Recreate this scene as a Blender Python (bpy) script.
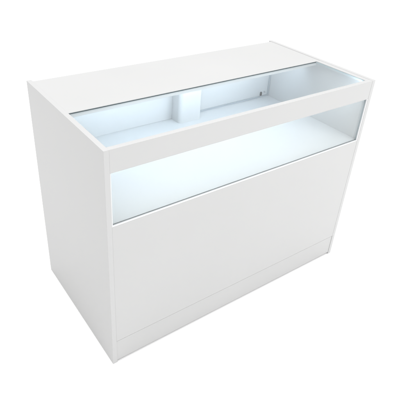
import bpy, bmesh, math, random
from mathutils import Vector, Matrix

for o in list(bpy.data.objects):
    bpy.data.objects.remove(o)
S = bpy.context.scene
COL = S.collection
random.seed(4)

# ---------------------------------------------------------------- camera
W, D, H = 1.200, 0.605, 0.897            # counter: width, depth, height (metres)
cam_d = bpy.data.cameras.new('camera')
cam = bpy.data.objects.new('camera', cam_d)
COL.objects.link(cam)
pos = Vector((-0.5074, -1.0782, 1.5494))
tgt = Vector((0.4670, 0.2000, 0.5530))
fw = (tgt - pos).normalized()
rt = fw.cross(Vector((0, 0, 1))).normalized()
up = rt.cross(fw)
ROLL = 0.0648
r2 = math.cos(ROLL) * rt + math.sin(ROLL) * up
u2 = -math.sin(ROLL) * rt + math.cos(ROLL) * up
m = Matrix((r2, u2, -fw)).transposed().to_4x4()
m.translation = pos
cam.matrix_world = m
cam_d.sensor_width = 36
cam_d.lens = 487.94 / 400 * 36
cam_d.shift_x = 7.0137 / 400
cam_d.shift_y = -20.911 / 400
cam_d.clip_start = 0.02
cam_d.clip_end = 500
S.camera = cam

# ---------------------------------------------------------------- studio light
world = bpy.data.worlds.new('World')
S.world = world
world.use_nodes = True
bg = world.node_tree.nodes['Background']
bg.inputs['Color'].default_value = (1.0, 1.0, 1.0, 1)
bg.inputs['Strength'].default_value = 0.69


def area(name, loc, target, sx, sy, power, col=(1, 1, 1)):
    l = bpy.data.lights.new(name, 'AREA')
    l.shape = 'RECTANGLE'
    l.size, l.size_y = sx, sy
    l.energy = power
    l.color = col
    o = bpy.data.objects.new(name, l)
    COL.objects.link(o)
    o.location = loc
    o.rotation_euler = (Vector(target) - Vector(loc)).to_track_quat('-Z', 'Y').to_euler()
    return o


area('overhead_softbox', (0.5, 1.2, 5.0), (0.5, 1.2, 0), 11, 11, 560)
area('front_softbox', (2.8, -4.2, 2.2), (0.6, 0, 0.5), 2.5, 2.5, 82)

S.render.engine = 'CYCLES'
S.view_settings.view_transform = 'Standard'
S.view_settings.look = 'None'
S.view_settings.exposure = 0
S.view_settings.gamma = 1
S.cycles.max_bounces = 16
S.cycles.diffuse_bounces = 8
S.cycles.transparent_max_bounces = 16


# ---------------------------------------------------------------- materials
def mat(name):
    M = bpy.data.materials.new(name)
    M.use_nodes = True
    nt = M.node_tree
    return M, nt, nt.nodes['Principled BSDF']


def laminate(name, col, rough=0.42, spec=0.35, bump=0.03, var=0.012):
    """melamine-faced board: fine orange-peel grain, tiny tone drift"""
    M, nt, b = mat(name)
    tc = nt.nodes.new('ShaderNodeTexCoord')
    n1 = nt.nodes.new('ShaderNodeTexNoise')
    n1.inputs['Scale'].default_value = 900
    n1.inputs['Detail'].default_value = 3
    n2 = nt.nodes.new('ShaderNodeTexNoise')
    n2.inputs['Scale'].default_value = 3.0
    n2.inputs['Detail'].default_value = 5
    nt.links.new(tc.outputs['Object'], n1.inputs['Vector'])
    nt.links.new(tc.outputs['Object'], n2.inputs['Vector'])
    mx = nt.nodes.new('ShaderNodeMix')
    mx.data_type = 'RGBA'
    mx.inputs['A'].default_value = tuple(c - var for c in col) + (1,)
    mx.inputs['B'].default_value = tuple(c + var for c in col) + (1,)
    nt.links.new(n2.outputs['Fac'], mx.inputs['Factor'])
    nt.links.new(mx.outputs['Result'], b.inputs['Base Color'])
    mr = nt.nodes.new('ShaderNodeMapRange')
    mr.inputs['To Min'].default_value = rough - 0.06
    mr.inputs['To Max'].default_value = rough + 0.06
    nt.links.new(n2.outputs['Fac'], mr.inputs['Value'])
    nt.links.new(mr.outputs['Result'], b.inputs['Roughness'])
    b.inputs['Specular IOR Level'].default_value = spec
    if bump <= 0:
        return M
    bp = nt.nodes.new('ShaderNodeBump')
    bp.inputs['Strength'].default_value = bump
    bp.inputs['Distance'].default_value = 0.0005
    nt.links.new(n1.outputs['Fac'], bp.inputs['Height'])
    nt.links.new(bp.outputs['Normal'], b.inputs['Normal'])
    return M


def plain(name, col, rough=0.4, metal=0.0, spec=0.5):
    M, nt, b = mat(name)
    n = nt.nodes.new('ShaderNodeTexNoise')
    n.inputs['Scale'].default_value = 60
    mr = nt.nodes.new('ShaderNodeMapRange')
    mr.inputs['To Min'].default_value = max(0.02, rough - 0.08)
    mr.inputs['To Max'].default_value = rough + 0.08
    nt.links.new(n.outputs['Fac'], mr.inputs['Value'])
    nt.links.new(mr.outputs['Result'], b.inputs['Roughness'])
    b.inputs['Base Color'].default_value = (*col, 1)
    b.inputs['Metallic'].default_value = metal
    b.inputs['Specular IOR Level'].default_value = spec
    return M


def glass_mat(name, tint):
    """clear float glass pane: Fresnel mirror over a faint green-blue transmission"""
    M = bpy.data.materials.new(name)
    M.use_nodes = True
    nt = M.node_tree
    nt.nodes.remove(nt.nodes['Principled BSDF'])
    out = nt.nodes['Material Output']
    tr = nt.nodes.new('ShaderNodeBsdfTransparent')
    tr.inputs['Color'].default_value = (*tint, 1)
    gl = nt.nodes.new('ShaderNodeBsdfGlossy')
    gl.inputs['Roughness'].default_value = 0.01
    ge = nt.nodes.new('ShaderNodeNewGeometry')
    mr = nt.nodes.new('ShaderNodeMapRange')
    mr.inputs['To Min'].default_value = 1.5
    mr.inputs['To Max'].default_value = 1 / 1.5
    nt.links.new(ge.outputs['Backfacing'], mr.inputs['Value'])
    fr = nt.nodes.new('ShaderNodeFresnel')
    nt.links.new(mr.outputs['Result'], fr.inputs['IOR'])
    mx = nt.nodes.new('ShaderNodeMixShader')
    nt.links.new(fr.outputs['Fac'], mx.inputs['Fac'])
    nt.links.new(tr.outputs['BSDF'], mx.inputs[1])
    nt.links.new(gl.outputs['BSDF'], mx.inputs[2])
    nt.links.new(mx.outputs['Shader'], out.inputs['Surface'])
    return M


WHITE = (0.498, 0.498, 0.496)
M_white = laminate('white_laminate', WHITE)
M_edge = laminate('white_edge_banding', (0.500, 0.500, 0.499), rough=0.35)
M_deck = laminate('white_deck_laminate', (0.54, 0.543, 0.545), rough=0.38, bump=0.0)
M_trim = plain('white_plastic_channel', (0.68, 0.685, 0.69), 0.3)
M_glass = glass_mat('clear_glass', (0.978, 0.992, 0.992))
M_gedge = plain('glass_edge', (0.020, 0.045, 0.055), 0.15)
M_gside = plain('glass_ground_edge', (0.42, 0.50, 0.52), 0.4)
M_seal = plain('dark_seal', (0.36, 0.38, 0.39), 0.5)
M_chrome = plain('lock_metal', (0.07, 0.08, 0.088), 0.3, 1.0)
M_black = plain('keyway_black', (0.01, 0.01, 0.01), 0.5)
M_alu = plain('anodised_profile', (0.55, 0.56, 0.57), 0.35, 1.0)
M_strip = plain('satin_grey_strip', (0.33, 0.36, 0.38), 0.4)
M_floor = plain('white_sweep_paper', (0.96, 0.96, 0.96), 0.9, 0.0, 0.0)

def led_mat(name, strength):
    M, nt, b = mat(name)
    b.inputs['Base Color'].default_value = (0.8, 0.85, 0.9, 1)
    b.inputs['Emission Color'].default_value = (0.74, 0.88, 1.0, 1)
    b.inputs['Emission Strength'].default_value = strength
    return M


M_led = led_mat('led_rail_diffuser', 27.0)
M_led2 = led_mat('led_down_diffuser', 10.0)
M_led3 = led_mat('led_back_diffuser', 55.0)


# ---------------------------------------------------------------- mesh helpers
def box_bm(x0, x1, y0, y1, z0, z1, bevel=0.0008, seg=2, bm=None):
    own = bm is None
    b = bmesh.new()
    vs = [b.verts.new((x, y, z)) for x in (x0, x1) for y in (y0, y1) for z in (z0, z1)]
    for f in ((0, 1, 3, 2), (4, 6, 7, 5), (0, 4, 5, 1), (2, 3, 7, 6), (0, 2, 6, 4), (1, 5, 7, 3)):
        b.faces.new([vs[i] for i in f])
    bmesh.ops.recalc_face_normals(b, faces=b.faces)
    if bevel:
        bmesh.ops.bevel(b, geom=list(b.edges), offset=bevel, segments=seg, affect='EDGES', profile=0.5)
    if own:
        return b
    me = bpy.data.meshes.new('tmp')
    b.to_mesh(me)
    b.free()
    bm.from_mesh(me)
    bpy.data.meshes.remove(me)
    return bm


def cyl_bm(c, axis, r, length, n=32, bevel=0.0006):
    b = bmesh.new()
    bmesh.ops.create_cone(b, cap_ends=True, segments=n, radius1=r, radius2=r, depth=length)
    if bevel:
        es = [e for e in b.edges if all(abs(abs(v.co.z) - length / 2) < 1e-6 for v in e.verts)]
        bmesh.ops.bevel(b, geom=es, offset=bevel, segments=2, affect='EDGES')
    q = Vector((0, 0, 1)).rotation_difference(Vector(axis))
    bmesh.ops.transform(b, matrix=Matrix.Translation(c) @ q.to_matrix().to_4x4(), verts=b.verts)
    return b


def obj(name, bm, ms, parent=None, smooth=False):
    me = bpy.data.meshes.new(name)
    bm.to_mesh(me)
    bm.free()
    for mm in (ms if isinstance(ms, (list, tuple)) else [ms]):
        me.materials.append(mm)
    if smooth:
        for p in me.polygons:
            p.use_smooth = True
    o = bpy.data.objects.new(name, me)
    COL.objects.link(o)
    o.parent = parent
    return o


# ---------------------------------------------------------------- setting
fb = bmesh.new()
bmesh.ops.create_grid(fb, x_segments=8, y_segments=8, size=60)
floor = obj('floor', fb, M_floor)
floor['kind'] = 'structure'

# ---------------------------------------------------------------- the counter
root = bpy.data.objects.new('display_counter', None)
root.empty_display_size = 0.1
COL.objects.link(root)
root['label'] = 'white shop display counter with lit glass-topped showcase above a plain front panel'
root['category'] = 'display counter'

T = 0.018                     # board thickness
DECK = 0.632                  # top of the lit deck
WALL = 0.560                  # inner face of the showcase back
TOPF = 0.280                  # front edge of the solid part of the top
GB = 0.6320                   # bottom of the visible front glass
RB = 0.819                    # underside of the front rail
STOP = 0.0225                 # width of the white stop strip at the right end of the top glass
GZ = H - 0.003                    # upper face of the top glass

# end boards; faces looking along x use laminate, thin edges the edge banding
for x0 in (0.0, W - T):
    b = box_bm(x0, x0 + T, 0.0, D, 0.0, H, 0.0010)
    for f in b.faces:
        f.material_index = 0 if abs(f.normal.x) > 0.9 else 1
    sp = obj('side_panel', b, [M_white, M_edge], root)

g = 0.0001                    # hairline joint between boards
# solid rear half of the top
obj('top_panel', box_bm(T + g, W - T - g, TOPF, 0.592, H - 0.0195, H - 0.0015, 0.0008), M_white, root)
# front rail
obj('front_rail', box_bm(T + g, W - T - g, 0.0008, 0.0188, RB, H - 0.0008, 0.0004), M_white, root)
# plain lower front and kick board
obj('front_panel', box_bm(T + g, W - T - g, 0.0008, 0.0188, 0.1120, 0.6269, 0.0004), M_white, root)
obj('kick_board', box_bm(T + g, W - T - g, 0.0022, 0.0200, 0.0095, 0.1095, 0.0004), M_white, root)
# rail behind the joint so the gap reads as a line, not a hole
obj('joint_batten', box_bm(T + g, W - T - g, 0.0205, 0.0385, 0.08, 0.14, 0.0008), M_white, root)
# bottom shelf and lower back
obj('base_shelf', box_bm(T + g, W - T - g, 0.0390, 0.570, 0.085, 0.103, 0.0008), M_white, root)
obj('back_panel', box_bm(T + g, W - T - g, 0.574, 0.592, 0.103, DECK - 0.022, 0.0008), M_white, root)

# lit deck
obj('display_deck', box_bm(T + g, W - T - g, 0.0112, 0.592, DECK - 0.0074, DECK, 0.0008), M_deck, root)

# showcase back: two doors with a centre post between them
XP0, XP1, YP = 0.600, 0.712, 0.497
obj('rear_door', box_bm(T + 0.002, XP0 + 0.020, WALL, WALL + T, DECK + 0.0004, H - 0.022, 0.001), M_deck, root)
rd = obj('rear_door', box_bm(XP1 - 0.020, W - T - 0.002, WALL + 0.004, WALL + T + 0.004, DECK + 0.0004, H - 0.022, 0.001), M_deck, root)
# rounded post: plan outline extruded upward
pb = bmesh.new()
rad, out = 0.018, []
for cx, cy, a0 in ((XP1 - 0.007, YP + 0.007, -90), (XP1 - 0.002, WALL - 0.003, 0), (XP0 + 0.002, WALL - 0.003, 90), (XP0 + rad, YP + rad, 180)):
    rr = {-90: 0.007, 180: rad}.get(a0, 0.002)
    for k in range(9):
        a = math.radians(a0 + 90 * k / 8)
        out.append((cx + rr * math.cos(a), cy + rr * math.sin(a)))
lo = [pb.verts.new((x, y, DECK + 0.0004)) for x, y in out]
hi = [pb.verts.new((x, y, H - 0.0205)) for x, y in out]
n = len(out)
for k in range(n):
    f = pb.faces.new((lo[k], lo[(k + 1) % n], hi[(k + 1) % n], hi[k]))
    f.smooth = True
for ring in (hi, lo[::-1]):
    for e in pb.faces.new(ring).edges:
        e.smooth = False
bmesh.ops.recalc_face_normals(pb, faces=pb.faces)
obj('centre_post', pb, M_deck, root)
# satin grey strip standing in for shadow along the right-hand door's foot; then the upright it closes against
obj('door_foot_shade', box_bm(XP1 + 0.001, W - T - 0.001, WALL - 0.003, WALL + 0.0036, DECK + 0.0003, DECK + 0.0065, 0.0006), M_strip, root)
obj('door_stile', box_bm(W - T - 0.0085, W - T - 0.001, WALL - 0.003, WALL + 0.0036, DECK + 0.0068, H - 0.024, 0.0006), M_strip, root)

# cam lock low in the corner of the right-hand door
WALL = WALL + 0.004
lx, lz = 1.130, DECK + 0.018
lk = obj('lock', box_bm(lx - 0.005, lx + 0.005, WALL - 0.009, WALL - 0.0003, lz - 0.010, lz + 0.010, 0.0035, 4), M_chrome, root, True)
obj('keyway', box_bm(lx - 0.0008, lx + 0.0008, WALL - 0.0098, WALL - 0.0089, lz - 0.004, lz + 0.004, 0), M_black, lk)
obj('door_stop', cyl_bm((lx + 0.024, WALL - 0.003, lz + 0.006), (0, -1, 0), 0.0032, 0.006), M_alu, root, True)


# panes: clear faces, dark polished edges
def pane(name, x0, x1, y0, y1, z0, z1, thin):
    b = box_bm(x0, x1, y0, y1, z0, z1, 0)
    for f in b.faces:
        f.material_index = 0 if abs(f.normal[thin]) > 0.9 else 1
    return obj(name, b, [M_glass, M_gedge], root)


tg = pane('glass_top', T + 0.0015, W - T - STOP - 0.0015, 0.0192, TOPF - 0.0006, GZ - 0.004, GZ, 2)
for f in tg.data.polygons:                      # ground side edges are paler than the polished rear edge
    if abs(f.normal.x) > 0.9 or f.normal.y < -0.9:
        f.material_index = 2
tg.data.materials.append(M_gside)
obj('edge_seal', box_bm(W - T - STOP - 0.0013, W - T - STOP - 0.0002, 0.0195, TOPF - 0.001, GZ - 0.0035, GZ + 0.0002, 0.0002), M_seal, tg)
obj('glass_stop', box_bm(W - T - STOP, W - T - g, 0.0190, TOPF - 0.0004, H - 0.0130, H - 0.0010, 0.0006), M_edge, root)
Z0 = 0.6272                                     # top of the lower front panel
LIP = 0.6318
fg = pane('front_glass', T + 0.0030, W - T - 0.0030, 0.0068, 0.0108, Z0 + 0.0005, RB - 0.0002, 1)
for f in fg.data.polygons:
    if abs(f.normal.x) > 0.9:
        f.material_index = 2
fg.data.materials.append(M_gside)
obj('edge_seal', box_bm(T + 0.0037, W - T - 0.0062, 0.0048, 0.0066, LIP + 0.0001, LIP + 0.0007, 0.0002), M_seal, fg)
obj('edge_seal', box_bm(W - T - 0.0070, W - T - 0.0062, 0.0048, 0.0066, LIP + 0.0018, RB - 0.0004, 0.0002), M_seal, fg)


# white L-shaped glazing channels round three sides of the front pane
def channel(a0, a1, b0, b1, b2, upright):
    bm = bmesh.new()
    # long axis a0..a1; base from b0 to b1, front lip from b1 to b2
    for y0, y1, q0, q1 in ((0.0012, 0.0110, b0, b1), (0.0012, 0.0064, b1, b2)):
        q0, q1 = min(q0, q1), max(q0, q1)
        if upright:
            box_bm(q0, q1, y0, y1, a0, a1, 0.0003, 1, bm)
        else:
            box_bm(a0, a1, y0, y1, q0, q1, 0.0003, 1, bm)
    obj('glazing_channel', bm, M_trim, root)


channel(T + g, W - T - g, Z0, Z0 + 0.0003, LIP, False)
channel(LIP + 0.0002, RB - 0.0002, T + g, T + 0.0010, T + 0.0035, True)
channel(LIP + 0.0002, RB - 0.0002, W - T - g, W - T - 0.0014, W - T - 0.006, True)


# LED bars: aluminium profiles with milky diffusers
# one on the back of the front rail, aimed at the showcase back
bar = obj('light_bar', box_bm(T + 0.010, W - T - 0.010, 0.0190, 0.0270, 0.862, 0.882, 0.0006), M_alu, root)
obj('diffuser', box_bm(T + 0.014, W - T - 0.014, 0.0272, 0.0300, 0.864, 0.880, 0.0008), M_led, bar)
# one under the solid top, shining down and back
bar = obj('light_bar', box_bm(T + 0.040, W - T - 0.035, 0.352, 0.370, H - 0.032, H - 0.0200, 0.0006), M_alu, root)
obj('diffuser', box_bm(T + 0.044, W - T - 0.039, 0.354, 0.368, H - 0.0350, H - 0.0322, 0.0004), M_led2, bar)
obj('diffuser', box_bm(T + 0.044, W - T - 0.039, 0.3702, 0.373, H - 0.030, H - 0.0215, 0.0004), M_led3, bar)
